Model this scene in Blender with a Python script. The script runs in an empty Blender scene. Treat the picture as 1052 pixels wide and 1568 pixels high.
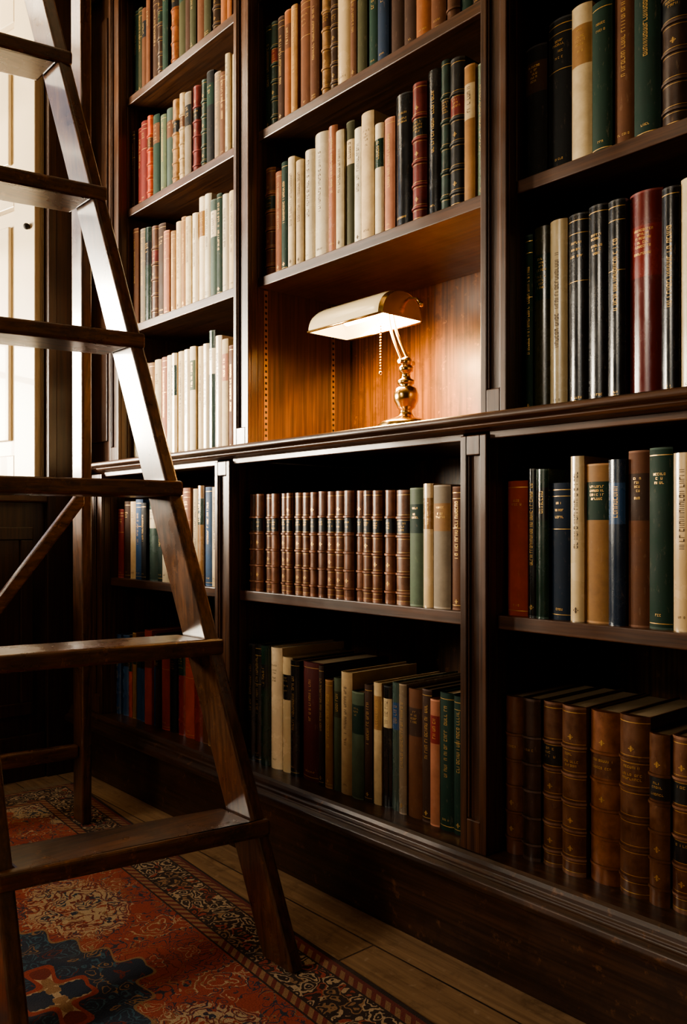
import bpy, math, random
from mathutils import Vector, Matrix
rnd = random.Random(7)
C = bpy.context.scene.collection

# ------------------------------------------------------------ node helpers
class NT:
    def __init__(s, name):
        s.m = bpy.data.materials.new(name); s.m.use_nodes = True
        s.t = s.m.node_tree; s.n = s.t.nodes; s.l = s.t.links
        s.b = s.n.get('Principled BSDF'); s.out = s.n.get('Material Output')
    def add(s, typ, **kw):
        n = s.n.new(typ)
        for k, v in kw.items(): setattr(n, k, v)
        return n
    def put(s, sock, v):
        if isinstance(v, bpy.types.NodeSocket): s.l.new(v, sock)
        elif v is not None:
            try: sock.default_value = v
            except Exception: sock.default_value = (v[0], v[1], v[2], 1)
    def math(s, op, a, b=None, c=None):
        n = s.add('ShaderNodeMath', operation=op)
        s.put(n.inputs[0], a); s.put(n.inputs[1], b); s.put(n.inputs[2], c)
        return n.outputs[0]
    def mix(s, f, a, b, typ='MIX'):
        n = s.add('ShaderNodeMix', data_type='RGBA', blend_type=typ)
        s.put(n.inputs[0], f)
        for i, v in ((6, a), (7, b)):
            if isinstance(v, bpy.types.NodeSocket): s.l.new(v, n.inputs[i])
            else: n.inputs[i].default_value = (v[0], v[1], v[2], 1)
        return n.outputs[2]
    def obj(s, scale=(1, 1, 1), loc=(0, 0, 0), rot=(0, 0, 0)):
        tc = s.add('ShaderNodeTexCoord'); mp = s.add('ShaderNodeMapping')
        s.l.new(tc.outputs['Object'], mp.inputs[0])
        mp.inputs['Scale'].default_value = scale; mp.inputs['Location'].default_value = loc
        mp.inputs['Rotation'].default_value = rot
        return mp.outputs[0]
    def noise(s, v, scale, detail=4, rough=.5, dist=0):
        n = s.add('ShaderNodeTexNoise'); s.put(n.inputs['Vector'], v)
        n.inputs['Scale'].default_value = scale; n.inputs['Detail'].default_value = detail
        n.inputs['Roughness'].default_value = rough; n.inputs['Distortion'].default_value = dist
        return n.outputs[0]
    def ramp(s, f, stops, interp='LINEAR'):
        n = s.add('ShaderNodeValToRGB'); s.put(n.inputs[0], f)
        cr = n.color_ramp; cr.interpolation = interp
        while len(cr.elements) < len(stops): cr.elements.new(.5)
        for e, (p, c) in zip(cr.elements, stops):
            e.position = p
            e.color = (c, c, c, 1) if isinstance(c, (int, float)) else (c[0], c[1], c[2], 1)
        return n.outputs[0]
    def bump(s, h, strength=.2, dist=.002):
        n = s.add('ShaderNodeBump'); s.put(n.inputs['Height'], h)
        n.inputs['Strength'].default_value = strength; n.inputs['Distance'].default_value = dist
        s.l.new(n.outputs[0], s.b.inputs['Normal'])

def wood(name, c1, c2, axis, rough=.38, coat=.45, wear=0.0, sc=1.0, crough=.24):
    t = NT(name)
    s = [26*sc, 26*sc, 26*sc]; s[axis] = 1.6*sc
    v = t.obj(scale=tuple(s))
    n1 = t.noise(v, 1.0, 6, .6, 1.2)
    s2 = [120, 120, 120]; s2[axis] = 4
    n2 = t.noise(t.obj(scale=tuple(s2)), 1.0, 3, .6)
    big = t.noise(t.obj(scale=(1, 1, 1)), 3.0, 3)
    f = t.ramp(n1, [(.3, 0), (.7, 1)])
    col = t.mix(f, c1, c2)
    col = t.mix(t.ramp(n2, [(.35, .8), (.6, 0)]), col, (c1[0]*.25, c1[1]*.25, c1[2]*.25))
    col = t.mix(t.ramp(big, [(.35, .5), (.65, 0)]), col, (c1[0]*.5, c1[1]*.45, c1[2]*.4))
    if wear:
        w = t.noise(t.obj(), 38, 5, .7)
        col = t.mix(t.ramp(w, [(.60, 0), (.72, wear)]), col, (c2[0]*2.0+.03, c2[1]*2.0+.02, c2[2]*1.8+.01))
        w2 = t.noise(t.obj(), 12, 5, .7)
        col = t.mix(t.ramp(w2, [(.52, 0), (.66, .6)]), col, (c1[0]*.3, c1[1]*.3, c1[2]*.3))
    t.l.new(col, t.b.inputs['Base Color'])
    r = t.ramp(t.noise(t.obj(), 9, 5, .6), [(.3, rough-.08), (.7, rough+.12)])
    t.l.new(r, t.b.inputs['Roughness'])
    t.b.inputs['Coat Weight'].default_value = coat
    t.b.inputs['Coat Roughness'].default_value = crough
    t.bump(t.math('ADD', n1, t.math('MULTIPLY', n2, .6)), .22, .0015)
    return t.m

def plain(name, col, rough=.5, metal=0, coat=0, nz=.15, scale=20, bump=.0):
    t = NT(name)
    n = t.noise(t.obj(), scale, 4)
    k = 1-nz
    c = t.mix(n, (col[0]*k, col[1]*k, col[2]*k), (min(1, col[0]*(1+nz)), min(1, col[1]*(1+nz)), min(1, col[2]*(1+nz))))
    t.l.new(c, t.b.inputs['Base Color'])
    t.b.inputs['Roughness'].default_value = rough; t.b.inputs['Metallic'].default_value = metal
    t.b.inputs['Coat Weight'].default_value = coat
    if bump: t.bump(n, bump, .002)
    return t.m

MAH1, MAH2 = (.060, .024, .010), (.135, .054, .021)
m_wv = wood('mahogany_vertical', MAH1, MAH2, 2)
m_wx = wood('mahogany_horizontal', MAH1, MAH2, 0)
m_wy = wood('mahogany_cross', MAH1, MAH2, 1)
m_wall = wood('dark_panelling', (.040, .017, .008), (.085, .034, .014), 2)
m_back = wood('mahogany_back_panel', (.13, .050, .013), (.30, .125, .034), 2, .45, .1, .45, .35)
m_lad = wood('ladder_wood_upright', (.088, .037, .016), (.18, .078, .032), 2, .30, 1.0, .3, 1, .16)
m_ladt = wood('ladder_wood_tread', (.092, .037, .015), (.215, .090, .035), 1, .28, .7, .5, 1, .2)
m_plinth = wood('plinth_wood', (.042, .019, .010), (.100, .043, .019), 0, .4, .35, .7)
m_cream = plain('cream_paint', (.50, .41, .27), .45, 0, .2, .06, 6)
m_brass = plain('polished_brass', (.80, .52, .19), .20, 1, 0, .12, 40)
m_dbrass = plain('aged_brass', (.50, .30, .10), .38, 1, 0, .2, 60)
m_dark = plain('dark_recess', (.006, .004, .003), .8)
m_plaster = plain('warm_plaster', (.28, .195, .11), .85, 0, 0, .08, 4, .1)
m_ceil = plain('ceiling_plaster', (.42, .34, .24), .9, 0, 0, .05, 4)
m_shade = plain('shade_enamel', (.93, .76, .45), .18, .1, .7, .04, 8)
m_enamel = plain('shade_white_lining', (.92, .88, .76), .5, 0, 0, .02, 8)

# ------------------------------------------------------------ mesh builder
class MB:
    def __init__(s): s.v = []; s.f = []; s.mi = []; s.col = []; s.sm = []
    def quad(s, idx, m=0, c=(1, 1, 1), sm=False):
        s.f.append(tuple(idx)); s.mi.append(m); s.col.append(c); s.sm.append(sm)
    def hexa(s, p, m=0, c=(1, 1, 1)):
        b = len(s.v); s.v += [tuple(q) for q in p]
        for f in ((0, 3, 2, 1), (4, 5, 6, 7), (0, 1, 5, 4), (1, 2, 6, 5), (2, 3, 7, 6), (3, 0, 4, 7)):
            s.quad([b+i for i in f], m, c)
    def box(s, x0, x1, y0, y1, z0, z1, m=0, c=(1, 1, 1)):
        s.hexa([(x0, y0, z0), (x1, y0, z0), (x1, y1, z0), (x0, y1, z0), (x0, y0, z1), (x1, y0, z1), (x1, y1, z1), (x0, y1, z1)], m, c)
    def prism(s, poly, z0, z1, m=0):          # polygon in xy, ccw
        b = len(s.v); n = len(poly)
        s.v += [(x, y, z0) for x, y in poly]+[(x, y, z1) for x, y in poly]
        s.quad([b+n-1-i for i in range(n)], m); s.quad([b+n+i for i in range(n)], m)
        for i in range(n):
            j = (i+1) % n; s.quad([b+i, b+j, b+n+j, b+n+i], m)
    def extx(s, prof, x0, x1, m=0):           # profile in yz
        b = len(s.v); n = len(prof)
        s.v += [(x0, y, z) for y, z in prof]+[(x1, y, z) for y, z in prof]
        s.quad([b+i for i in range(n)], m); s.quad([b+2*n-1-i for i in range(n)], m)
        for i in range(n):
            j = (i+1) % n; s.quad([b+i, b+n+i, b+n+j, b+j], m)
    def lathe(s, prof, cx, cy, cz, n=32, m=0):
        b = len(s.v); k = len(prof)
        for r, z in prof:
            for i in range(n):
                a = 2*math.pi*i/n; s.v.append((cx+r*math.cos(a), cy+r*math.sin(a), cz+z))
        for j in range(k-1):
            for i in range(n):
                i2 = (i+1) % n; s.quad([b+j*n+i, b+j*n+i2, b+(j+1)*n+i2, b+(j+1)*n+i], m, sm=True)
    def ball(s, c, r, m=0, n=12):
        prof = [(max(1e-5, r*math.sin(math.pi*i/n)), -r*math.cos(math.pi*i/n)) for i in range(n+1)]
        s.lathe(prof, c[0], c[1], c[2], 2*n, m)
    def tube(s, pts, r, m=0, n=10):
        pts = [Vector(p) for p in pts]; b = len(s.v)
        for i, p in enumerate(pts):
            d = (pts[min(i+1, len(pts)-1)]-pts[max(i-1, 0)]).normalized()
            u = d.cross(Vector((0, 1, .01)));
            if u.length < .1: u = d.cross(Vector((1, 0, 0)))
            u.normalize(); w = d.cross(u)
            for k in range(n):
                a = 2*math.pi*k/n; s.v.append(tuple(p+u*r*math.cos(a)+w*r*math.sin(a)))
        for i in range(len(pts)-1):
            for k in range(n):
                k2 = (k+1) % n; s.quad([b+i*n+k, b+i*n+k2, b+(i+1)*n+k2, b+(i+1)*n+k], m, sm=True)
        s.quad([b+k for k in range(n)][::-1], m); s.quad([b+(len(pts)-1)*n+k for k in range(n)], m)
    def build(s, name, mats, parent=None, bevel=0, colattr=False, loc=(0, 0, 0), segs=2):
        me = bpy.data.meshes.new(name)
        me.from_pydata(s.v, [], s.f); 
        for m in mats: me.materials.append(m)
        me.polygons.foreach_set('material_index', s.mi)
        me.polygons.foreach_set('use_smooth', s.sm)
        if colattr:
            a = me.color_attributes.new('Col', 'FLOAT_COLOR', 'CORNER')
            data = []
            for p, c in zip(me.polygons, s.col):
                for _ in range(p.loop_total): data += [c[0], c[1], c[2], 1]
            a.data.foreach_set('color', data)
        me.update()
        import bmesh
        bm = bmesh.new(); bm.from_mesh(me); bmesh.ops.recalc_face_normals(bm, faces=bm.faces); bm.to_mesh(me); bm.free()
        o = bpy.data.objects.new(name, me); C.objects.link(o); o.location = loc
        if parent: o.parent = parent
        if bevel:
            b = o.modifiers.new('bevel', 'BEVEL'); b.width = bevel; b.segments = segs; b.limit_method = 'ANGLE'
            b.angle_limit = math.radians(40); b.harden_normals = False
        return o

def empty(name, loc=(0, 0, 0)):
    e = bpy.data.objects.new(name, None); C.objects.link(e); e.location = loc; e.empty_display_size = .1
    return e

# ------------------------------------------------------------ bookcase
STL = [(-2.470, -2.403), (-1.780, -1.715), (-.988, -.930), (-.200, -.140), (.560, .620)]
BAYS = [(-2.403, -1.780), (-1.715, -.988), (-.930, -.200), (-.140, .560)]
LEDGE = .972; S2 = 1.396; S1 = 1.757; SA = 2.100; LM = .627; DECK = .215; TH = .024; BK = .340
W = MB()   # slots: 0 vertical wood, 1 horizontal, 2 back, 3 cross, 4 plinth
def stile(x0, x1, yf, z0, z1, yb):
    W.box(x0, x1, yf+.009, yf+.030, z0, z1, 0)
    e = .014
    W.box(x0, x0+e, yf, yf+.010, z0, z1, 0); W.box(x1-e, x1, yf, yf+.010, z0, z1, 0)
    W.box(x0+e, x1-e, yf, yf+.010, z0, z0+.055, 0); W.box(x0+e, x1-e, yf, yf+.010, z1-.035, z1, 0)
    # inner bead
    W.box(x0+e, x0+e+.004, yf+.003, yf+.010, z0+.055, z1-.035, 0); W.box(x1-e-.004, x1-e, yf+.003, yf+.010, z0+.055, z1-.035, 0)
    W.box(x0, x1, yf+.030, yb, z0, z1, 0)
for x0, x1 in STL:
    stile(x0, x1, 0, LEDGE, 2.46, BK)
    stile(x0, x1, -.055, DECK, .940, BK)
for i, (x0, x1) in enumerate(BAYS):
    for z in (S2, S1, SA):
        W.box(x0, x1, .030, BK, z-TH, z, 1)
    W.box(x0, x1, -.025, BK, LM-TH, LM, 1)
    W.box(x0, x1, BK, BK+.012, DECK, 2.46, 2)
    W.box(x0, x1, .004, .03, 2.42, 2.46, 1)
    W.box(x0, x1, -.045, .0, .932, .946, 1)
# filler at the far end
W.box(-2.62, -2.47, .012, .05, 0, 2.46, 0)
W.box(-2.60, -2.49, .004, .013, 1.05, 2.38, 0)
W.box(-2.60, -2.49, .004, .013, .12, .90, 0)
ledge = [(BK, .945), (-.050, .945), (-.060, .948), (-.070, .9485), (-.0735, .953), (-.074, .9565), (-.083, .9575), (-.089, .960), (-.0905, .965), (-.0885, .9695), (-.084, .972), (BK, .972)]
W.extx(ledge, -2.40, .66, 1)
ledge2 = [(BK, .945), (-.0, .945), (-.01, .95), (-.018, .957), (-.026, .962), (-.024, .972), (BK, .972)]
W.extx(ledge2, -2.62, -2.40, 1)
base = [(BK, 0), (-.034, 0), (-.036, .146), (-.052, .150), (-.060, .158), (-.070, .161), (-.082, .166), (-.0885, .175), (-.086, .184), (-.078, .189), (-.074, .1905), (-.073, .1965), (-.0695, .198), (-.0675, .205), (-.064, .211), (-.058, .215), (BK, .215)]
W.extx(base, -2.62, .66, 4)
corn = [(BK, 2.46), (-.005, 2.46), (-.01, 2.49), (-.03, 2.50), (-.045, 2.53), (-.08, 2.57), (-.10, 2.575), (-.10, 2.60), (BK, 2.60)]
W.extx(corn, -2.62, .66, 1)
W.box(-2.62, .66, .02, BK, 2.60, 2.75, 1)
case = W.build('bookcase', [m_wv, m_wx, m_back, m_wy, m_plinth], bevel=.0022)
# adjustable shelf strips in the lamp niche (brass with slots)
P = MB()
for xs, sg in ((-1.715, 1), (-.988, -1)):
    for y in (.053, .274):
        a, b = sorted((xs, xs+sg*.0015))
        P.box(a, b, y-.006, y+.006, .980, 1.368, 0)
        z = .990
        while z < 1.36:
            a2, b2 = sorted((xs+sg*.0012, xs+sg*.0022))
            P.box(a2, b2, y-.003, y+.003, z, z+.006, 1); z += .0145
P.build('shelf_strips', [m_dbrass, m_dark], parent=case)

# ------------------------------------------------------------ books
PAL = dict(W=(.74, .63, .44), I=(.60, .46, .26), T=(.31, .165, .060), N=(.12, .046, .018), O=(.27, .085, .022),
           R=(.18, .017, .012), E=(.42, .058, .014), P=(.38, .16, .09), G=(.007, .028, .017), g=(.042, .042, .015),
           S=(.085, .115, .065), K=(.007, .008, .009), B=(.010, .023, .050), b=(.022, .065, .15), Y=(.22, .17, .115),
           L=(.200, .072, .024), D=(.045, .020, .010), M=(.10, .013, .011), U=(.055, .090, .075), V=(.120, .046, .017))
GOLD = (.75, .50, .18)
# slots: 0 cloth 1 leather 2 gilt 3 pages 4 glossy
BK_ = MB()
def add_book(x0, w, h, d, z0, y0, style, col, lab=None):
    g = .0006; x0 += g; w -= 2*g
    j = rnd.uniform(.80, 1.16); hue = rnd.uniform(-.06, .06)
    col = (col[0]*j*(1+hue), col[1]*j, col[2]*j*(1-hue))
    y0 += rnd.uniform(-.004, .006)
    leather = style in 'lL'
    slot = 1 if leather else (4 if style in 'jJ' else 0)
    sag = w*(.26 if leather else .20 if style in 'jJ' else .15); n = 8
    def pt(u, off=0):                           # u in -1..1 over the rounded spine
        cx = x0+w/2
        R = (w*w/4+sag*sag)/(2*sag); th = math.asin(min(1, (w/2)/R))*u
        return (cx+(R+off)*math.sin(th), y0+R-(R+off)*math.cos(th))
    lv = []   # (z, offset, slot, colour) - segment above z
    def seg(z, off, sl, c): lv.append((z, off, sl, c))
    dk = tuple(c*.6 for c in col)
    dark_bg = sum(col) < .9
    ink = GOLD if dark_bg else (.05, .025, .015)
    inks = 2 if dark_bg else 0
    # rubbed ends of old spines: slightly paler leather / cloth at head and tail
    rub = tuple(min(1, c*1.6+.04) for c in col) if rnd.random() < .65 else col
    txt = []
    if leather:
        nb = 5
        ps = [h*(.10+.165*k) for k in range(nb)]
        labs = {3: lab} if lab else {}
        if lab and style == 'L': labs[1] = lab
        gl = rnd.random() < .6
        seg(0, 0, slot, rub)
        if gl: seg(.006, 0, 2, GOLD); seg(.0072, 0, slot, col)
        else: seg(.006, 0, slot, col)
        for k, z in enumerate(ps):
            if gl: seg(z-.006, 0, 2, GOLD); seg(z-.0052, 0, slot, col)
            seg(z-.003, .0, slot, dk); seg(z-.0018, .0022, slot, rub); seg(z+.0018, .0022, slot, dk); seg(z+.003, 0, slot, col)
            if gl: seg(z+.0050, 0, 2, GOLD)
            c2 = labs.get(k); 
            seg(z+.0058, 0, slot, PAL[c2] if c2 else col)
            if c2: txt.append((z+.010, ps[k+1]-.010 if k+1 < nb else h-.02, 'h', GOLD, 2))
            elif k == 3: txt.append((z+.012, z+.026, 'h', GOLD, 2))
            elif rnd.random() < .4: txt.append((z+.012, z+.012+.009, 'o', GOLD, 2))
        if gl: seg(h-.010, 0, 2, GOLD); seg(h-.0088, 0, slot, col)
        seg(h-.004, 0, slot, rub)
        lv.sort(key=lambda q: q[0])
    else:
        seg(0, 0, slot, rub if dark_bg else col); seg(.003, 0, slot, col)
        if lab:
            a, b = h*rnd.uniform(.60, .66), h*rnd.uniform(.84, .9)
            seg(a, 0, slot, PAL[lab]); seg(b, 0, slot, col)
            l2 = sum(PAL[lab]) < .9
            txt.append((a+.006, b-.006, 'h' if w > .03 else 'v', GOLD if l2 else (.04, .02, .01), 2 if l2 else 0))
        else:
            if style in 'cJ' and dark_bg:
                for zz in (.008, h-.012):
                    seg(zz, 0, inks, ink); seg(zz+.0012, 0, slot, col)
                if rnd.random() < .5:
                    seg(h*.90, 0, inks, ink); seg(h*.90+.0010, 0, slot, col)
                    seg(h*.66, 0, inks, ink); seg(h*.66+.0010, 0, slot, col)
            if w > .036 and rnd.random() < .75: txt.append((h*.72, h*.86, 'h', ink, inks))
            else: txt.append((h*rnd.uniform(.34, .50), h*rnd.uniform(.82, .92), 'v', ink, inks))
            txt.append((h*.05, h*.085, 'h' if w > .028 else 'o', ink, inks))
        if dark_bg: seg(h-.003, 0, slot, rub)
        lv.sort(key=lambda q: q[0])
    zs = [q[0] for q in lv]+[h]
    m = n+1
    for k, (z, off, sl, c) in enumerate(lv):
        nxt = lv[k+1][1] if k+1 < len(lv) else 0
        b = len(BK_.v)
        for zz, of in ((z, off), (zs[k+1], nxt if leather else off)):
            for i in range(m):
                x, y = pt(-1+2*i/n, of); BK_.v.append((x, y, z0+zz))
        for i in range(n):
            BK_.quad([b+i, b+i+1, b+m+i+1, b+m+i], sl, c, True)
    for zz in (0, h):
        b = len(BK_.v)
        for i in range(m):
            x, y = pt(-1+2*i/n); BK_.v.append((x, y, z0+zz))
        BK_.quad([b+i for i in range(m)], slot, dk)
    ys = y0+sag
    bt = .0028; d = max(d, .1)
    BK_.box(x0, x0+bt, ys-.0002, y0+d, z0, z0+h, slot, col); BK_.box(x0+w-bt, x0+w, ys-.0002, y0+d, z0, z0+h, slot, col)
    BK_.box(x0+bt, x0+w-bt, ys-.0005, ys+.002, z0, z0+h, slot, dk)
    BK_.box(x0+bt, x0+w-bt, ys+.002, y0+d-.004, z0+.003, z0+h-.0035, 3, (.42, .34, .22))
    def patch(u0, u1, za, zb, sl, c):
        b = len(BK_.v); o = .00035
        for u, z in ((u0, za), (u1, za), (u1, zb), (u0, zb)):
            x, y = pt(u, o); BK_.v.append((x, y, z0+z))
        BK_.quad([b, b+1, b+2, b+3], sl, c)
    for za, zb, kind, c, sl in txt:
        if zb-za < .006: continue
        if kind == 'v':
            ch = min(.0065, w*.26); uu = ch/w*1.1; z = zb
            st = ch*.85
            while z-st > za:
                if rnd.random() < .14: z -= st*.7; continue
                zt, zl = z, z-st*.72
                patch(-uu, uu, zl, zl+st*.16, sl, c)
                if rnd.random() < .6: patch(-uu, uu, zt-st*.16, zt, sl, c)
                if rnd.random() < .5: patch(uu*.65, uu, zl, zt, sl, c)
                if rnd.random() < .4: patch(-uu, -uu*.65, zl, zt, sl, c)
                z -= st
        elif kind == 'h':
            chh = min(.0036, w*.10); z = zb; wd = rnd.uniform(.45, .62)
            while z-chh > za:
                ww = wd*rnd.choice((1, .8, .6))
                nc = max(2, int(w*ww/(chh*.85))); cw = ww*2/nc
                for q in range(nc):
                    u = -ww+q*cw; e = u+cw*.7
                    if rnd.random() < .08: continue
                    patch(u, u+cw*.16, z-chh, z, sl, c)
                    if rnd.random() < .6: patch(u, e, z-chh*.2, z, sl, c)
                    if rnd.random() < .6: patch(u, e, z-chh, z-chh*.8, sl, c)
                    if rnd.random() < .5: patch(e-cw*.16, e, z-chh, z, sl, c)
                z -= chh*rnd.choice((1.8, 1.8, 3.2))
                if z < za+(zb-za)*.5 and rnd.random() < .5: break
        else:
            zc = (za+zb)/2; r = (zb-za)/2; ur = r/w*2*.9
            patch(-ur*.2, ur*.2, zc-r, zc+r, sl, c); patch(-ur, ur, zc-r*.15, zc+r*.15, sl, c)
            patch(-ur*.6, ur*.6, zc-r*.55, zc-r*.4, sl, c); patch(-ur*.6, ur*.6, zc+r*.4, zc+r*.55, sl, c)

def row(x, z0, y0, s, xmax, depth=None):
    for tok in s.split():
        p = tok.split(','); key, st = p[0][0], p[0][1]
        w = int(p[0][2:])/1000; h = int(p[1])/1000; lab = p[2] if len(p) > 2 else None
        d = depth or min(.24, max(.14, h*.72))
        if x+w > xmax: break
        add_book(x, w, h, d, z0, y0, st, PAL[key], lab); x += w
    return x
def rand_row(x, x1, z0, y0, keys, hmin, hmax, styles='cclj', labs=' KGN'):
    while True:
        w = rnd.uniform(.022, .046)
        if x+w > x1-.003: break
        lb = rnd.choice(labs); lb = None if lb == ' ' else lb
        h = rnd.uniform(hmin, hmax)
        add_book(x, w, h, min(.24, h*.72), z0, y0, rnd.choice(styles), PAL[rnd.choice(keys)], lb); x += w
UY, LY = .045, -.010
# upper centre
row(-1.712, S1, UY, 'Gc26,262 Gl30,258,R Dc26,258 Oc27,262,N Tc25,262 Nc44,264 Nc33,260 Tl33,266,N Dl30,256 Ij48,268 Nc20,262 gc32,266,G Gc32,262 Bc34,266 Dc40,262,N Dc38,256 Oc42,264 Nc40,262 Nl34,256,D Gc32,258,R Dc30,258 Rc28,250', -.988)
row(-1.712, S2, UY, 'Ol40,268,G Pc29,250 Gc25,264 Ic26,268 Ic29,252 Wj36,266 Wj54,290 Pj33,290 Ic28,268 gc28,280,I Wc27,256 Ic40,276 Wj28,240,G Pc32,242 Kj50,276 Rl40,280,K Kj34,294 Gl29,300,K Kl38,288,R Tc27,262,I Sj26,256 Wc22,278 Kc24,260', -.988)
# upper left
rand_row(-2.400, -1.783, SA, UY, 'GgDNDOgGD', .24, .29, 'ccl')
row(-2.402, S1, UY, 'Dc21,241 Rc34,244 Rc38,250 El32,254,N Gc40,244,N Sc34,232 Uc36,238,N Tl40,248,K Il35,252,N Yc35,240,K Rl38,245,K Gl33,250 Kc36,259,G Yc32,243 Nc30,230 Ij24,266 Ic30,258', -1.780)
row(-2.402, S2, UY, 'Nc38,300 Yc34,292 Gj38,286,K Nl40,280,R Dc44,276 Pc34,244 Tc28,236 Ic28,256 Tc28,262 Ic30,254 Wj30,256 Wj36,292,T Wj34,289 Uc30,264,W Gc26,272 Wj32,262 Ic33,262', -1.780)
row(-2.402, LEDGE, UY, 'Wc44,300 Ic44,304 Tc40,300 Ic40,304 Pc34,306 Wc36,306 Ij30,306,G Ic36,307 Wj36,306 Wc30,309,S Ic28,306 Wj32,308 Gj32,338,W Wj32,319 Ic30,305,P Nc26,284 Ic26,290', -1.780)
# upper right
row(-.929, S1, UY, 'Nc40,260 Gc36,250 Dc44,265 Kc38,255 Tl42,262,N Dl40,250 Bc36,262 Nc40,258 Oc38,252 Gc40,262 Dc42,258 Nc44,256 Gc40,262 Dc42,255 Kc44,250 Dc38,262', -.2)
row(-.929, S2, UY, 'Kc48,236,D Kc52,264 Ic40,264,T Gc38,252 Nc36,266 Gc46,272 Dl48,272,K Nl44,266,K Gc40,258 Dc40,262 Rc38,250 Kc40,262 Tc38,250 Dc44,260 Gc40,255', -.2)
row(-.929, LEDGE, UY, 'Gc18,330 gJ38,338,G Ij36,338 KJ40,338 KJ38,342 KJ32,340 Mj58,343,R KJ30,336 Ij36,342 Gc38,335 NL44,330,K Kc38,320 RL44,336,D Gc40,330 Dc44,338 KJ40,325 Nc38,330 Gc44,320', -.2)
# lower centre
row(-1.700, LM, LY, 'Ll27,232,K Ll31,232,K Ll30,231,K Ll29,231,K Ll28,231,K Ll24,231,K Ll33,231,K Ll30,230,K Ll27,230,K Ll29,231,K Ll28,230,K Ll31,230,K Ll32,230,K Ll28,229,K Ll29,228,K Ll29,227,K Ll30,227,K Ll46,226,K Sc37,229,G Ij26,236,T Yc44,232,T Nc28,228', -.988)
row(-1.712, DECK, LY, 'Kj31,282 KJ30,285 GJ31,284,K Wj44,283 IJ38,265,K KJ34,262 Mc72,263 Dc18,262 Tc26,234 Sc26,241,g Ic36,258 Sc38,222,G Dc24,241 Ic24,248,T KJ26,245,I Uj25,255,b Yj22,256 Nc38,250,D Dc26,254 Pc25,239,R Gc36,256 Gc25,254 Nc30,240', -.988, .2)
# lower left
row(-2.402, LM, LY, 'Rc38,207 Dc38,230 Ic40,229 bc44,234 Kc30,223 Uj50,241,W Gc40,239 Wc44,244 Sc40,250 Nc30,250 Pc38,258 Ic32,255 Tj31,262,G bc36,257 Ic32,256 Nc25,250', -1.780)
rand_row(-2.400, -1.783, DECK, LY, 'DKGNRbEbGRT', .22, .27, 'ccj')
# lower right
row(-.926, LM, LY, 'Ec46,233 Kj20,252 GJ26,250,K Bc38,226 Ij26,268 Tc46,254,G Bj30,258,b Nc36,270,D Gc38,272 Ij32,262 Rc40,250 NL44,240,K Gc38,255 Dc40,240 Tc36,250 Bc40,240 KJ38,250 Nc40,240 Gc44,250', -.2)
row(-.929, DECK, LY, 'Vl38,272 Dl38,274 Vl40,274,K Vl46,274,N Ll58,272,V Vl52,276,V Vl34,256,K VL38,258,K Dl44,262 Vl46,270 Vl40,262,K Dl50,270 Vl46,262 Dl44,255 Vl48,260,K Dl44,262 Vl40,250', -.2)
# last bay
for z, y in ((S2, UY), (S1, UY), (LEDGE, UY), (LM, LY), (DECK, LY)):
    rand_row(-.137, .557, z, y, 'GNDKRTIBMO', .23, .30 if z != LM else .26)
for x0, x1 in BAYS[1:]:
    rand_row(x0+.003, x1, SA, UY, 'GNDKRTgO', .23, .27)

def bookmat(name, rough, coat, weave, mot, sc, spec):
    t = NT(name)
    a = t.add('ShaderNodeAttribute'); a.attribute_name = 'Col'
    n1 = t.noise(t.obj(), sc, 5, .65); n2 = t.noise(t.obj(scale=(1, 1, .3)), 150, 4, .7)
    c = t.mix(t.ramp(n1, [(.35, mot), (.65, 0)]), a.outputs['Color'], (.35, .27, .20), 'MULTIPLY')
    c = t.mix(t.ramp(n2, [(.60, 0), (.74, .16)]), c, (.45, .32, .2))
    t.l.new(c, t.b.inputs['Base Color'])
    t.l.new(t.ramp(n1, [(.3, rough-.08), (.7, rough+.1)]), t.b.inputs['Roughness'])
    t.b.inputs['Specular IOR Level'].default_value = spec
    t.b.inputs['Coat Weight'].default_value = coat; t.b.inputs['Coat Roughness'].default_value = .16
    t.bump(t.noise(t.obj(), weave, 2), .25, .0006)
    return t.m
m_cloth = bookmat('book_cloth', .62, 0, 1400, .35, 30, .22); m_leather = bookmat('book_leather', .38, .2, 500, .78, 45, .45)
m_gloss = bookmat('book_jacket', .24, .7, 300, .12, 20, .5)
t = NT('gilt_tooling'); t.b.inputs['Metallic'].default_value = .8; t.b.inputs['Roughness'].default_value = .40
t.l.new(t.mix(t.noise(t.obj(), 300, 3), (.80, .52, .18), (.36, .21, .07)), t.b.inputs['Base Color']); m_gilt = t.m
t = NT('page_edges'); v = t.obj(scale=(900, 30, 8))
t.l.new(t.mix(t.noise(v, 1, 3), (.36, .26, .14), (.18, .12, .06)), t.b.inputs['Base Color']); t.b.inputs['Roughness'].default_value = .9; m_page = t.m
books = BK_.build('library_books', [m_cloth, m_leather, m_gilt, m_page, m_gloss], colattr=True)

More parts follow.
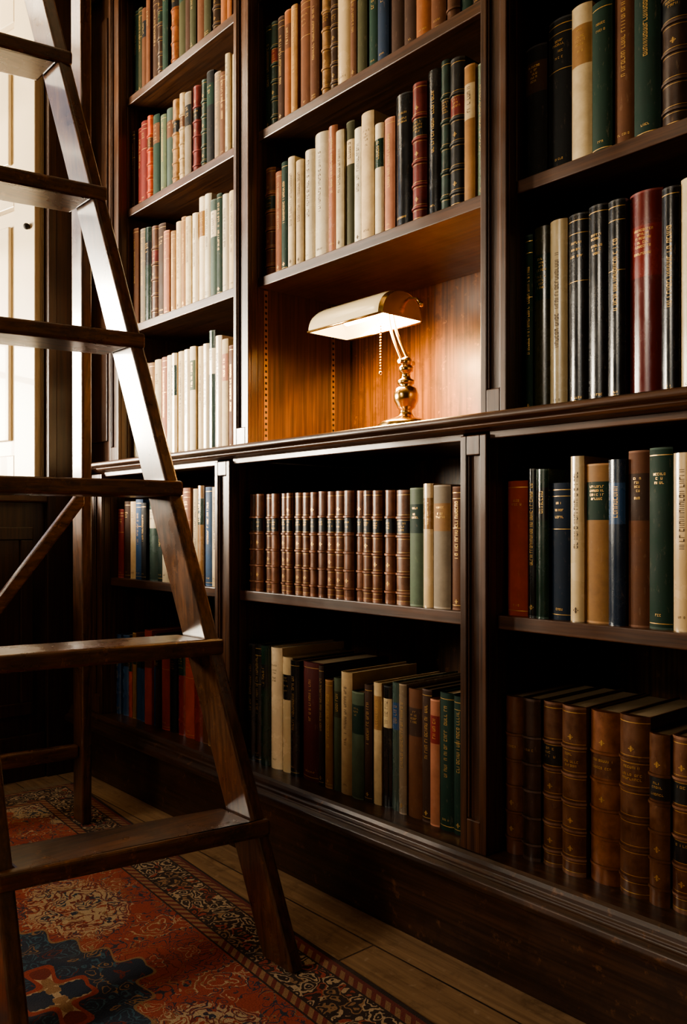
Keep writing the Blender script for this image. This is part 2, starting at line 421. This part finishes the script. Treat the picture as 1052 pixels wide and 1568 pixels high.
# ------------------------------------------------------------ desk lamp
lamp = empty('bankers_desk_lamp', (-1.272, .10, LEDGE))
LX, LY2, LZ = -1.272, .10, LEDGE
def at(o): 
    o.location = (-LX, -LY2, -LZ); return o
B = MB()
B.lathe([(1e-4, .0005), (.066, .0005), (.067, .008), (.063, .016), (.060, .022), (.061, .026), (.054, .032), (.040, .037), (.026, .041), (.017, .046), (.0135, .052), (.013, .058), (.019, .062), (.020, .066), (.026, .077), (.0275, .090), (.023, .103), (.012, .109), (.0185, .114), (.0185, .120), (.010, .125), (.009, .136), (.015, .140), (.016, .147), (.012, .153), (1e-4, .156)], LX, LY2, LZ, 40)
B.ball((LX, LY2, LZ+.160), .0125)
B.tube([(LX, LY2-.022, LZ+.160), (LX, LY2+.022, LZ+.160)], .005)
for dx in (-.010, .008):
    pts = []
    for k in range(13):
        u = k/12; pts.append((LX+dx*(1-.3*u)-.045*math.sin(u*1.5)-.004*u, LY2, LZ+.160+.125*u))
    B.tube(pts, .0032)
# yoke knob behind the shade
B.tube([(-1.315, .10, 1.262), (-1.28, .112, 1.272), (-1.258, .118, 1.268), (-1.246, .118, 1.254)], .0035)
B.ball((-1.246, .118, 1.254), .006); B.ball((-1.300, .118, 1.276), .010)
at(B.build('stand', [m_brass], parent=lamp))
# shade: half-barrel shell with rolled rim and brass end caps
S = MB()
xa, xb, yc, zc, r = -1.522, -1.275, .092, 1.228, .060
def arc(x, rr, n=20, sq=1.0):
    return [(x, yc-rr*math.cos(math.pi*i/n)*1.05, zc+rr*sq*math.sin(math.pi*i/n)**.92) for i in range(n+1)]
xs = [xa, xa+.012, xa+.03, xb-.03, xb-.012, xb]; rs = [.93, .98, 1, 1, .98, .93]
n = 20
for inner, mslot in ((0, 0), (1, 1)):
    b = len(S.v); rr = r-.003*inner
    for x, k in zip(xs, rs): S.v += arc(x, rr*k)
    for i in range(len(xs)-1):
        for q in range(n):
            sl = mslot
            if not inner and i == 4: sl = 2
            S.quad([b+i*(n+1)+q, b+i*(n+1)+q+1, b+(i+1)*(n+1)+q+1, b+(i+1)*(n+1)+q], sl, sm=True)
for x, k in ((xa, .93), (xb, .93)):
    for off, sl in ((0, 2), (.0015 if x == xa else -.0015, 1)):
        b = len(S.v); S.v += arc(x+off, (r-.001)*k); S.quad([b+i for i in range(n+1)], sl)
for yy in (yc-r*1.05, yc+r*1.05):
    S.tube([(xa+.004, yy, zc), (xb-.004, yy, zc)], .0028, 2)
at(S.build('shade', [m_shade, m_enamel, m_brass], parent=lamp))
K = MB()
for k in range(16): K.ball((-1.325, .075, 1.215-.0062*k), .0022, 0, 5)
K.ball((-1.325, .075, 1.113), .0045, 0, 6)
at(K.build('pull_chain', [m_brass], parent=lamp))
t = NT('warm_bulb_glow'); e = t.add('ShaderNodeEmission'); e.inputs[0].default_value = (1, .72, .38, 1); e.inputs[1].default_value = 110
t.l.new(e.outputs[0], t.out.inputs[0]); m_bulb = t.m
U = MB(); U.tube([(-1.455, yc, zc+.026), (-1.450, yc, zc+.026), (-1.335, yc, zc+.026), (-1.33, yc, zc+.026)], .013, 0, 14)
at(U.build('bulb', [m_bulb], parent=lamp))
ld = bpy.data.lights.new('lamp_light', 'AREA'); ld.shape = 'RECTANGLE'; ld.size = .20; ld.size_y = .09
ld.energy = 17.0; ld.color = (1, .57, .20)
lo = bpy.data.objects.new('lamp_light', ld); C.objects.link(lo); lo.parent = lamp; lo.location = (-1.392-LX, yc-LY2, zc+.002-LZ)
lo.rotation_euler = (math.radians(24), math.radians(-18), 0)

# ------------------------------------------------------------ step ladder
lad = empty('library_step_ladder', (-1.6, -.55, 0))
def atl(o): o.location = (1.6, .55, 0); return o
z_top = 2.20; zf = .0125
F = lambda z: (-1.144-.325*z, -.277-.099*z)
G = lambda z: (-1.220-.315*z, -.750)
RW, RT = .086, .028
def rail(mb, f0, f1, z0, z1, w, th, m=0, up=1):
    (x0, y0), (x1, y1) = f0, f1
    mb.hexa([(x0-w, y0-th, z0), (x0, y0-th, z0), (x0, y0, z0), (x0-w, y0, z0),
             (x1-w, y1-th, z1), (x1, y1-th, z1), (x1, y1, z1), (x1-w, y1, z1)], m)
Lr = MB()
rail(Lr, F(zf), F(z_top), zf, z_top, RW, RT)
g0, g1 = G(zf), G(z_top)
rail(Lr, (g0[0], g0[1]+RT), (g1[0], g1[1]+RT), zf, z_top, RW, RT)
# rear frame
rf = lambda z: (-2.085+.124*z, -.232-.058*z)
rg = lambda z: (-2.145+.124*z, -.722)
rail(Lr, rf(zf), rf(z_top), zf, z_top, .058, .026); rail(Lr, rg(zf), rg(z_top), zf, z_top, .058, .026)
atl(Lr.build('rails', [m_lad], parent=lad, bevel=.005, segs=3))
Tr = MB()
for zt in (.262, .575, .868, 1.160, 1.470, 1.775, 2.08):
    z0, z1 = zt-.030, zt
    fx, fy = F(zt); gx, gy = G(zt); nose = .016; dp = RW+.012
    gi = gy+RT
    Tr.prism([(fx+nose, fy+.002), (fx-.001, fy+.002), (fx-.001, fy-RT+.001), (fx-dp, fy-RT+.001), (gx-dp, gi-.001), (gx-.001, gi-.001), (gx-.001, gy-.002), (gx+nose, gy-.002)], z0, z1)
# top platform
fx, fy = F(z_top); gx, gy = G(z_top)
Tr.prism([(fx+.03, fy+.012), (fx-.14, fy+.012), (gx-.14, gy-.012), (gx+.03, gy-.012)], z_top, z_top+.028)
# rear cross bar + brace
zb = .205; a, b = rf(zb), rg(zb)
Tr.hexa([(a[0]-.040, a[1]-.027, zb-.018), (a[0]-.016, a[1]-.027, zb-.018), (b[0]-.016, b[1]+.001, zb-.018), (b[0]-.040, b[1]+.001, zb-.018),
         (a[0]-.040, a[1]-.027, zb+.018), (a[0]-.016, a[1]-.027, zb+.018), (b[0]-.016, b[1]+.001, zb+.018), (b[0]-.040, b[1]+.001, zb+.018)])
a, b = rf(.87), rg(.27)
Tr.hexa([(a[0]-.012, a[1]-.022, .835), (a[0]+.010, a[1]-.022, .835), (b[0]+.010, b[1]+.002, .235), (b[0]-.012, b[1]+.002, .235),
         (a[0]-.012, a[1]-.022, .885), (a[0]+.010, a[1]-.022, .885), (b[0]+.010, b[1]+.002, .285), (b[0]-.012, b[1]+.002, .285)])
atl(Tr.build('treads', [m_ladt], parent=lad, bevel=.006, segs=3))

# ------------------------------------------------------------ rug
def rugmat():
    t = NT('persian_rug_weave')
    tc = t.add('ShaderNodeTexCoord'); sp = t.add('ShaderNodeSeparateXYZ'); t.l.new(tc.outputs['Object'], sp.inputs[0])
    ax = t.math('ABSOLUTE', sp.outputs[0]); ay = t.math('ABSOLUTE', sp.outputs[1])
    ex = t.math('SUBTRACT', 1.15, ax); ey = t.math('SUBTRACT', .44, ay)
    e = t.math('MINIMUM', ex, ey)
    cb = t.add('ShaderNodeCombineXYZ'); t.l.new(ax, cb.inputs[0]); t.l.new(ay, cb.inputs[1])
    wv = t.add('ShaderNodeVectorMath', operation='ADD'); t.l.new(cb.outputs[0], wv.inputs[0])
    nz = t.add('ShaderNodeTexNoise'); nz.inputs['Scale'].default_value = 20; nz.inputs['Detail'].default_value = 3
    t.l.new(cb.outputs[0], nz.inputs['Vector'])
    sc = t.add('ShaderNodeVectorMath', operation='SCALE'); t.l.new(nz.outputs['Color'], sc.inputs[0]); sc.inputs['Scale'].default_value = .07
    t.l.new(sc.outputs[0], wv.inputs[1]); V = wv.outputs[0]
    def vor(scale, feat='F1'):
        n = t.add('ShaderNodeTexVoronoi', feature=feat); t.l.new(V, n.inputs['Vector']); n.inputs['Scale'].default_value = scale
        return n
    v1 = vor(17); v2 = vor(34)
    s1 = t.add('ShaderNodeSeparateColor'); t.l.new(v1.outputs['Color'], s1.inputs[0])
    s2 = t.add('ShaderNodeSeparateColor'); t.l.new(v2.outputs['Color'], s2.inputs[0])
    red, red2 = (.46, .085, .046), (.24, .038, .026)
    navy, cream, tan, dk, blue = (.022, .042, .085), (.66, .50, .31), (.42, .24, .115), (.036, .017, .013), (.055, .16, .23)
    d1 = v1.outputs['Distance']; ring = t.math('SINE', t.math('MULTIPLY', d1, 26))
    d2 = v2.outputs['Distance']; ring2 = t.math('SINE', t.math('MULTIPLY', d2, 22))
    pick1 = t.ramp(s1.outputs[0], [(0, red2), (.25, navy), (.45, tan), (.62, cream), (.78, blue), (.9, red)], 'CONSTANT')
    pick2 = t.ramp(s2.outputs[0], [(0, navy), (.3, cream), (.52, red), (.68, navy), (.85, tan)], 'CONSTANT')
    field = t.mix(t.ramp(ring, [(.80, 0), (.86, 1)]), red, pick1)
    field = t.mix(t.ramp(ring2, [(.80, 0), (.86, .95)]), field, pick2)
    # cream palmettes beside the medallion
    fl = t.math('ADD', t.math('POWER', t.math('DIVIDE', t.math('SUBTRACT', ax, .30), .13), 2), t.math('POWER', t.math('DIVIDE', t.math('SUBTRACT', ay, .14), .085), 2))
    fl = t.math('ADD', fl, t.math('MULTIPLY', ring2, .35))
    pal = t.mix(t.ramp(ring2, [(.35, 0), (.45, 1)]), cream, pick2)
    pal = t.mix(t.ramp(ring, [(.7, 0), (.78, 1)]), pal, red2)
    field = t.mix(t.math('LESS_THAN', fl, 1.0), field, pal)
    ang = t.math('ADD', t.math('MULTIPLY', ax, 3.0), t.math('MULTIPLY', ay, 6.2))
    lob = t.math('ADD', ang, t.math('MULTIPLY', t.math('SINE', t.math('MULTIPLY', t.math('SUBTRACT', ax, ay), 60)), .10))
    pick3 = t.ramp(s2.outputs[1], [(0, blue), (.45, navy), (.62, tan), (.8, red2)], 'CONSTANT')
    med = t.mix(t.ramp(ring2, [(.6, 0), (.7, 1)]), navy, pick3)
    field = t.mix(t.math('LESS_THAN', lob, 1.00), field, tan)
    field = t.mix(t.math('LESS_THAN', lob, .96), field, med)
    field = t.mix(t.math('LESS_THAN', lob, .36), field, red)
    field = t.mix(t.math('LESS_THAN', lob, .28), field, pick1)
    cr = t.math('ADD', t.math('MULTIPLY', ex, 1.6), t.math('MULTIPLY', ey, 2.6))
    crl = t.math('ADD', cr, t.math('MULTIPLY', t.math('SINE', t.math('MULTIPLY', ax, 60)), .05))
    sp2 = t.mix(t.ramp(ring, [(.45, 0), (.55, 1)]), cream, pick1)
    sp2 = t.mix(t.ramp(ring2, [(.72, 0), (.8, 1)]), sp2, navy)
    field = t.mix(t.math('LESS_THAN', crl, .95), field, sp2)
    mainb = t.mix(t.ramp(ring2, [(.30, 0), (.38, 1)]), dk, t.ramp(s2.outputs[2], [(0, cream), (.45, tan), (.62, red), (.8, cream)], 'CONSTANT'))
    guard = t.mix(t.math('GREATER_THAN', t.math('SINE', t.math('MULTIPLY', t.math('ADD', ax, ay), 260)), .1), tan, red2)
    col = field
    for lim, c in ((.150, dk), (.146, guard), (.128, dk), (.124, mainb), (.042, dk), (.038, guard), (.020, red2), (.009, dk)):
        col = t.mix(t.math('LESS_THAN', e, lim), col, c)
    wv2 = t.noise(t.obj(scale=(1, 1, 1)), 420, 2)
    col = t.mix(t.ramp(wv2, [(.3, .35), (.6, 0)]), col, (.01, .007, .006))
    fade = t.noise(t.obj(), 7, 4, .6)
    col = t.mix(t.ramp(fade, [(.5, 0), (.85, .15)]), col, (.40, .25, .16))
    t.l.new(col, t.b.inputs['Base Color']); t.b.inputs['Roughness'].default_value = .95
    t.b.inputs['Sheen Weight'].default_value = .1
    t.bump(wv2, .6, .003)
    return t.m
Rg = MB(); nx, ny = 92, 36; hx, hy = 1.15, .44
def rz(x, y): return .0095+.0012*math.sin(x*7+y*3)*math.cos(y*9)
for j in range(ny+1):
    for i in range(nx+1):
        x = -hx+2*hx*i/nx; y = -hy+2*hy*j/ny
        ed = min(hx-abs(x), hy-abs(y)); Rg.v.append((x, y+.004*math.sin(x*4.0), rz(x, y) if ed > .001 else .0035))
for j in range(ny):
    for i in range(nx):
        a = j*(nx+1)+i; Rg.quad([a, a+1, a+nx+2, a+nx+1], 0, sm=True)
b = len(Rg.v); Rg.v += [(-hx, -hy, .001), (hx, -hy, .001), (hx, hy, .001), (-hx, hy, .001)]
Rg.quad([b+3, b+2, b+1, b], 0)
for k in range(150):          # fringe tassels at both ends
    for sx in (-1, 1):
        y = -hy+2*hy*(k+.5)/150; o = rnd.uniform(-.004, .004)
        q = len(Rg.v); x0, x1 = sx*hx, sx*(hx+.04)
        Rg.v += [(x0, y-.0016, .005), (x0, y+.0016, .005), (x1, y+.0016+o, .002), (x1, y-.0016+o, .002)]
        Rg.quad([q, q+1, q+2, q+3], 1)
rug = Rg.build('persian_rug', [rugmat(), plain('rug_fringe', (.40, .32, .22), .9)])
rug.location = (-1.36, -.630, .0005); rug.rotation_euler = (0, 0, math.radians(-4.0))

# ------------------------------------------------------------ room shell
def floor_mat():
    t = NT('oak_floorboards')
    br = t.add('ShaderNodeTexBrick'); t.l.new(t.obj(loc=(.3, -.02, 0)), br.inputs['Vector'])
    br.offset = .37; br.inputs['Scale'].default_value = 1; br.inputs['Brick Width'].default_value = 2.3
    br.inputs['Row Height'].default_value = .13; br.inputs['Mortar Size'].default_value = .0022
    br.inputs['Color1'].default_value = (.54, .36, .21, 1); br.inputs['Color2'].default_value = (.43, .28, .155, 1)
    br.inputs['Mortar'].default_value = (.012, .008, .005, 1)
    g = t.noise(t.obj(scale=(3, 60, 1)), 1.2, 6, .65, .6)
    c = t.mix(t.ramp(g, [(.35, .7), (.65, 0)]), br.outputs['Color'], (.19, .11, .06))
    d = t.noise(t.obj(), 55, 4); c = t.mix(t.ramp(d, [(.62, 0), (.78, .6)]), c, (.62, .48, .34))
    d2 = t.noise(t.obj(), 14, 5, .7); c = t.mix(t.ramp(d2, [(.52, 0), (.68, .6)]), c, (.13, .075, .04))
    t.l.new(c, t.b.inputs['Base Color']); t.b.inputs['Roughness'].default_value = .55
    t.bump(t.math('ADD', g, t.math('MULTIPLY', br.outputs['Fac'], -3)), .3, .003)
    return t.m
X0, X1, Y0, Y1, H = -2.62, 2.4, -3.2, .352, 2.75
f = MB(); f.box(-3.1, X1+.1, Y0-.35, Y1+.1, -.1, 0); f.build('floor', [floor_mat()])
f = MB(); f.box(-3.1, X1+.1, Y0-.35, Y1+.1, H, H+.1); f.build('ceiling', [m_ceil])
f = MB(); f.box(-3.07, X1+.1, Y1, Y1+.1, 0, H); f.build('wall_back', [m_plaster])
f = MB(); f.box(X1, X1+.1, Y0, Y1, 0, H); f.build('wall_right', [m_plaster])
# front wall (behind the camera) with an opening for the added fill window
VX0, VX1, VZ0, VZ1 = -1.9, -.5, .75, 2.35
f = MB(); f.box(-3.07, VX0, Y0-.3, Y0, 0, H); f.box(VX1, X1+.1, Y0-.3, Y0, 0, H)
f.box(VX0, VX1, Y0-.3, Y0, 0, VZ0); f.box(VX0, VX1, Y0-.3, Y0, VZ1, H); f.build('wall_front', [m_plaster])
# left wall with the window recess
WY0, WY1, WZ0, WZ1 = -1.95, -.144, .885, 2.52; XO = -3.07
f = MB()
f.box(XO, X0, WY1, Y1, 0, H); f.box(XO, X0, Y0, WY0, 0, H)
f.box(XO, X0, WY0, WY1, 0, WZ0); f.box(XO, X0, WY0, WY1, WZ1, H)
wl = f.build('wall_left', [m_wall])
f = MB()
f.box(X0, X0+.022, WY1+.002, -.045, .0, WZ1+.09); f.box(X0+.022, X0+.032, WY1+.002, WY1+.03, .93, WZ1+.09)
f.box(X0, X0+.022, WY0-.10, WY0-.002, .0, WZ1+.09); f.box(X0, X0+.022, WY0-.10, -.045, WZ1+.002, WZ1+.10)
f.box(X0, X0+.014, WY0, WY1, .0, .14)
for ya, yb in ((-.60, -.18), (-1.07, -.65), (-1.54, -1.12), (-1.92, -1.58)):
    f.box(X0, X0+.010, ya, yb, .20, .24); f.box(X0, X0+.010, ya, yb, .74, .78)
    f.box(X0, X0+.010, ya, ya+.04, .24, .74); f.box(X0, X0+.010, yb-.04, yb, .24, .74)
f.build('trim_1', [m_wall], bevel=.003)
f = MB(); f.box(XO+.02, X0+.035, WY0, WY1, WZ0-.03, WZ0+.004); f.build('trim_2', [m_wy], bevel=.006)
f = MB(); f.box(.665, X1, Y1-.02, Y1, 0, .18); f.build('baseboard_back', [m_wx], bevel=.004)
f = MB(); f.box(X1-.02, X1, Y0, Y1-.02, 0, .18); f.build('baseboard_right', [m_wy], bevel=.004)
f = MB(); f.box(X0, X1-.02, Y0, Y0+.02, 0, .18); f.build('baseboard_front', [m_wx], bevel=.004)

# window joinery (cream) : splayed panelled shutters, sash frame
win = empty('window_1', (X0, -1.05, WZ0))
def atw(o): o.location = (-X0, 1.05, -WZ0); return o
Wn = MB()
z0, z1 = WZ0+.004, WZ1
SPL = .10
for ys, sg in ((WY1, -1), (WY0, 1)):
    A = Vector((X0, ys, 0)); Bp = Vector((XO+.02, ys+sg*SPL, 0)); dr = (Bp-A).normalized(); L = (Bp-A).length
    nr = Vector((dr.y, -dr.x, 0));
    if nr.y*sg < 0: nr = -nr
    def ob(u0, u1, n0, n1, za, zb, m=0):
        q = [A+dr*u+nr*n for u, n in ((u0, n0), (u1, n0), (u1, n1), (u0, n1))]
        Wn.hexa([(p.x, p.y, za) for p in q]+[(p.x, p.y, zb) for p in q], m)
    Wn.prism([(A.x, A.y-sg*.0), (Bp.x, Bp.y), (Bp.x, A.y)][::(1 if sg > 0 else -1)], z0, z1)
    u0 = .004; u1 = L-.004; s_ = .110
    ob(u0, u1, 0, .008, z0+.01, z1-.01)
    ob(u0, u0+s_, .008, .030, z0+.01, z1-.01); ob(u1-s_*.6, u1, .008, .030, z0+.01, z1-.01)
    for za, zb in ((z0+.01, z0+.12), (1.80, 1.90), (z1-.13, z1-.01)): ob(u0+s_, u1-s_*.6, .008, .030, za, zb)
    for za, zb in ((z0+.12, 1.80), (1.90, z1-.13)):
        ob(u0+s_, u0+s_+.010, .008, .022, za, zb); ob(u1-s_*.6-.010, u1-s_*.6, .008, .022, za, zb)
        ob(u0+s_+.045, u1-s_*.6-.045, .008, .020, za+.05, zb-.05)
    if sg < 0:
        k = A+dr*(.035)+nr*.038; Wn.ball((k.x, k.y, 1.72), .010, 1)
wx = XO+.02
ya, yb = WY0+SPL, WY1-SPL
for a, b in ((ya, ya+.05), (yb-.05, yb), ((ya+yb)/2-.02, (ya+yb)/2+.02)): Wn.box(wx-.04, wx, a, b, z0, z1)
for k in range(1, 6): 
    y = ya+(yb-ya)*k/6
    if k != 3: Wn.box(wx-.03, wx-.01, y-.008, y+.008, z0+.04, z1-.04)
for z, h_ in ((z0, .06), ((z0+z1)/2-.02, .04), (z1-.05, .05), (z0+.44, .016), (z1-.46, .016)): Wn.box(wx-.04, wx, ya, yb, z, z+h_)
Wn.box(XO+.02, X0, WY0, WY1, WZ1-.02, WZ1)
atw(Wn.build('shutters_and_sash', [m_cream, m_dark], parent=win, bevel=.003))
# frame of an unseen window, added to let in soft frontal fill
fill_win = empty('added_fill_window', (-1.2, Y0, VZ0))
V2 = MB(); yv = Y0-.2
for a, b in ((VX0, VX0+.06), (VX1-.06, VX1), (-1.22, -1.18)): V2.box(a, b, yv-.04, yv, VZ0, VZ1)
for a, b in ((VZ0, VZ0+.06), (VZ1-.06, VZ1), (1.53, 1.57)): V2.box(VX0, VX1, yv-.04, yv, a, b)
for xx in (-1.55, -.86): V2.box(xx-.008, xx+.008, yv-.03, yv-.01, VZ0, VZ1)
V2.box(VX0-.04, VX1+.04, Y0-.2, Y0+.03, VZ0-.03, VZ0)
o = V2.build('sash', [m_cream], parent=fill_win, bevel=.003); o.location = (1.2, -Y0, -VZ0)

# ------------------------------------------------------------ lights
def area(name, loc, target, sx, sy, e, col):
    l = bpy.data.lights.new(name, 'AREA'); l.shape = 'RECTANGLE'; l.size = sx; l.size_y = sy; l.energy = e; l.color = col
    o = bpy.data.objects.new(name, l); C.objects.link(o); o.location = loc
    o.rotation_euler = (Vector(target)-Vector(loc)).to_track_quat('-Z', 'Y').to_euler(); return o
area('daylight_left', (-4.5, -2.4, 1.35), (-1.6, -.2, 1.30), 2.3, 1.1, 1000, (1, .87, .68))
area('added_front_fill', (-1.9, -4.0, 2.7), (-1.5, -.4, .10), 1.6, 1.2, 190, (1, .83, .60))  # added fill light, brightens the bookcase and floor from behind the camera
w = bpy.data.worlds.new('sky'); bpy.context.scene.world = w; w.use_nodes = True
sk = w.node_tree.nodes.new('ShaderNodeTexSky'); sk.sky_type = 'NISHITA'; sk.sun_disc = False; sk.sun_elevation = math.radians(30); sk.sun_rotation = math.radians(200)
w.node_tree.links.new(sk.outputs[0], w.node_tree.nodes['Background'].inputs[0]); w.node_tree.nodes['Background'].inputs[1].default_value = .12
try: bpy.context.scene.view_settings.look = 'AgX - Medium High Contrast'
except Exception: pass

# ------------------------------------------------------------ camera
cam = bpy.data.cameras.new('camera'); cam.sensor_fit = 'VERTICAL'; cam.sensor_height = 36; cam.lens = 1300/1568*36
cam.shift_y = .0147; cam.clip_start = .02
o = bpy.data.objects.new('camera', cam); C.objects.link(o); o.location = (0, -1.2, .78)
o.rotation_euler = Vector((-.75, .661, 0)).to_track_quat('-Z', 'Y').to_euler()
bpy.context.scene.camera = o
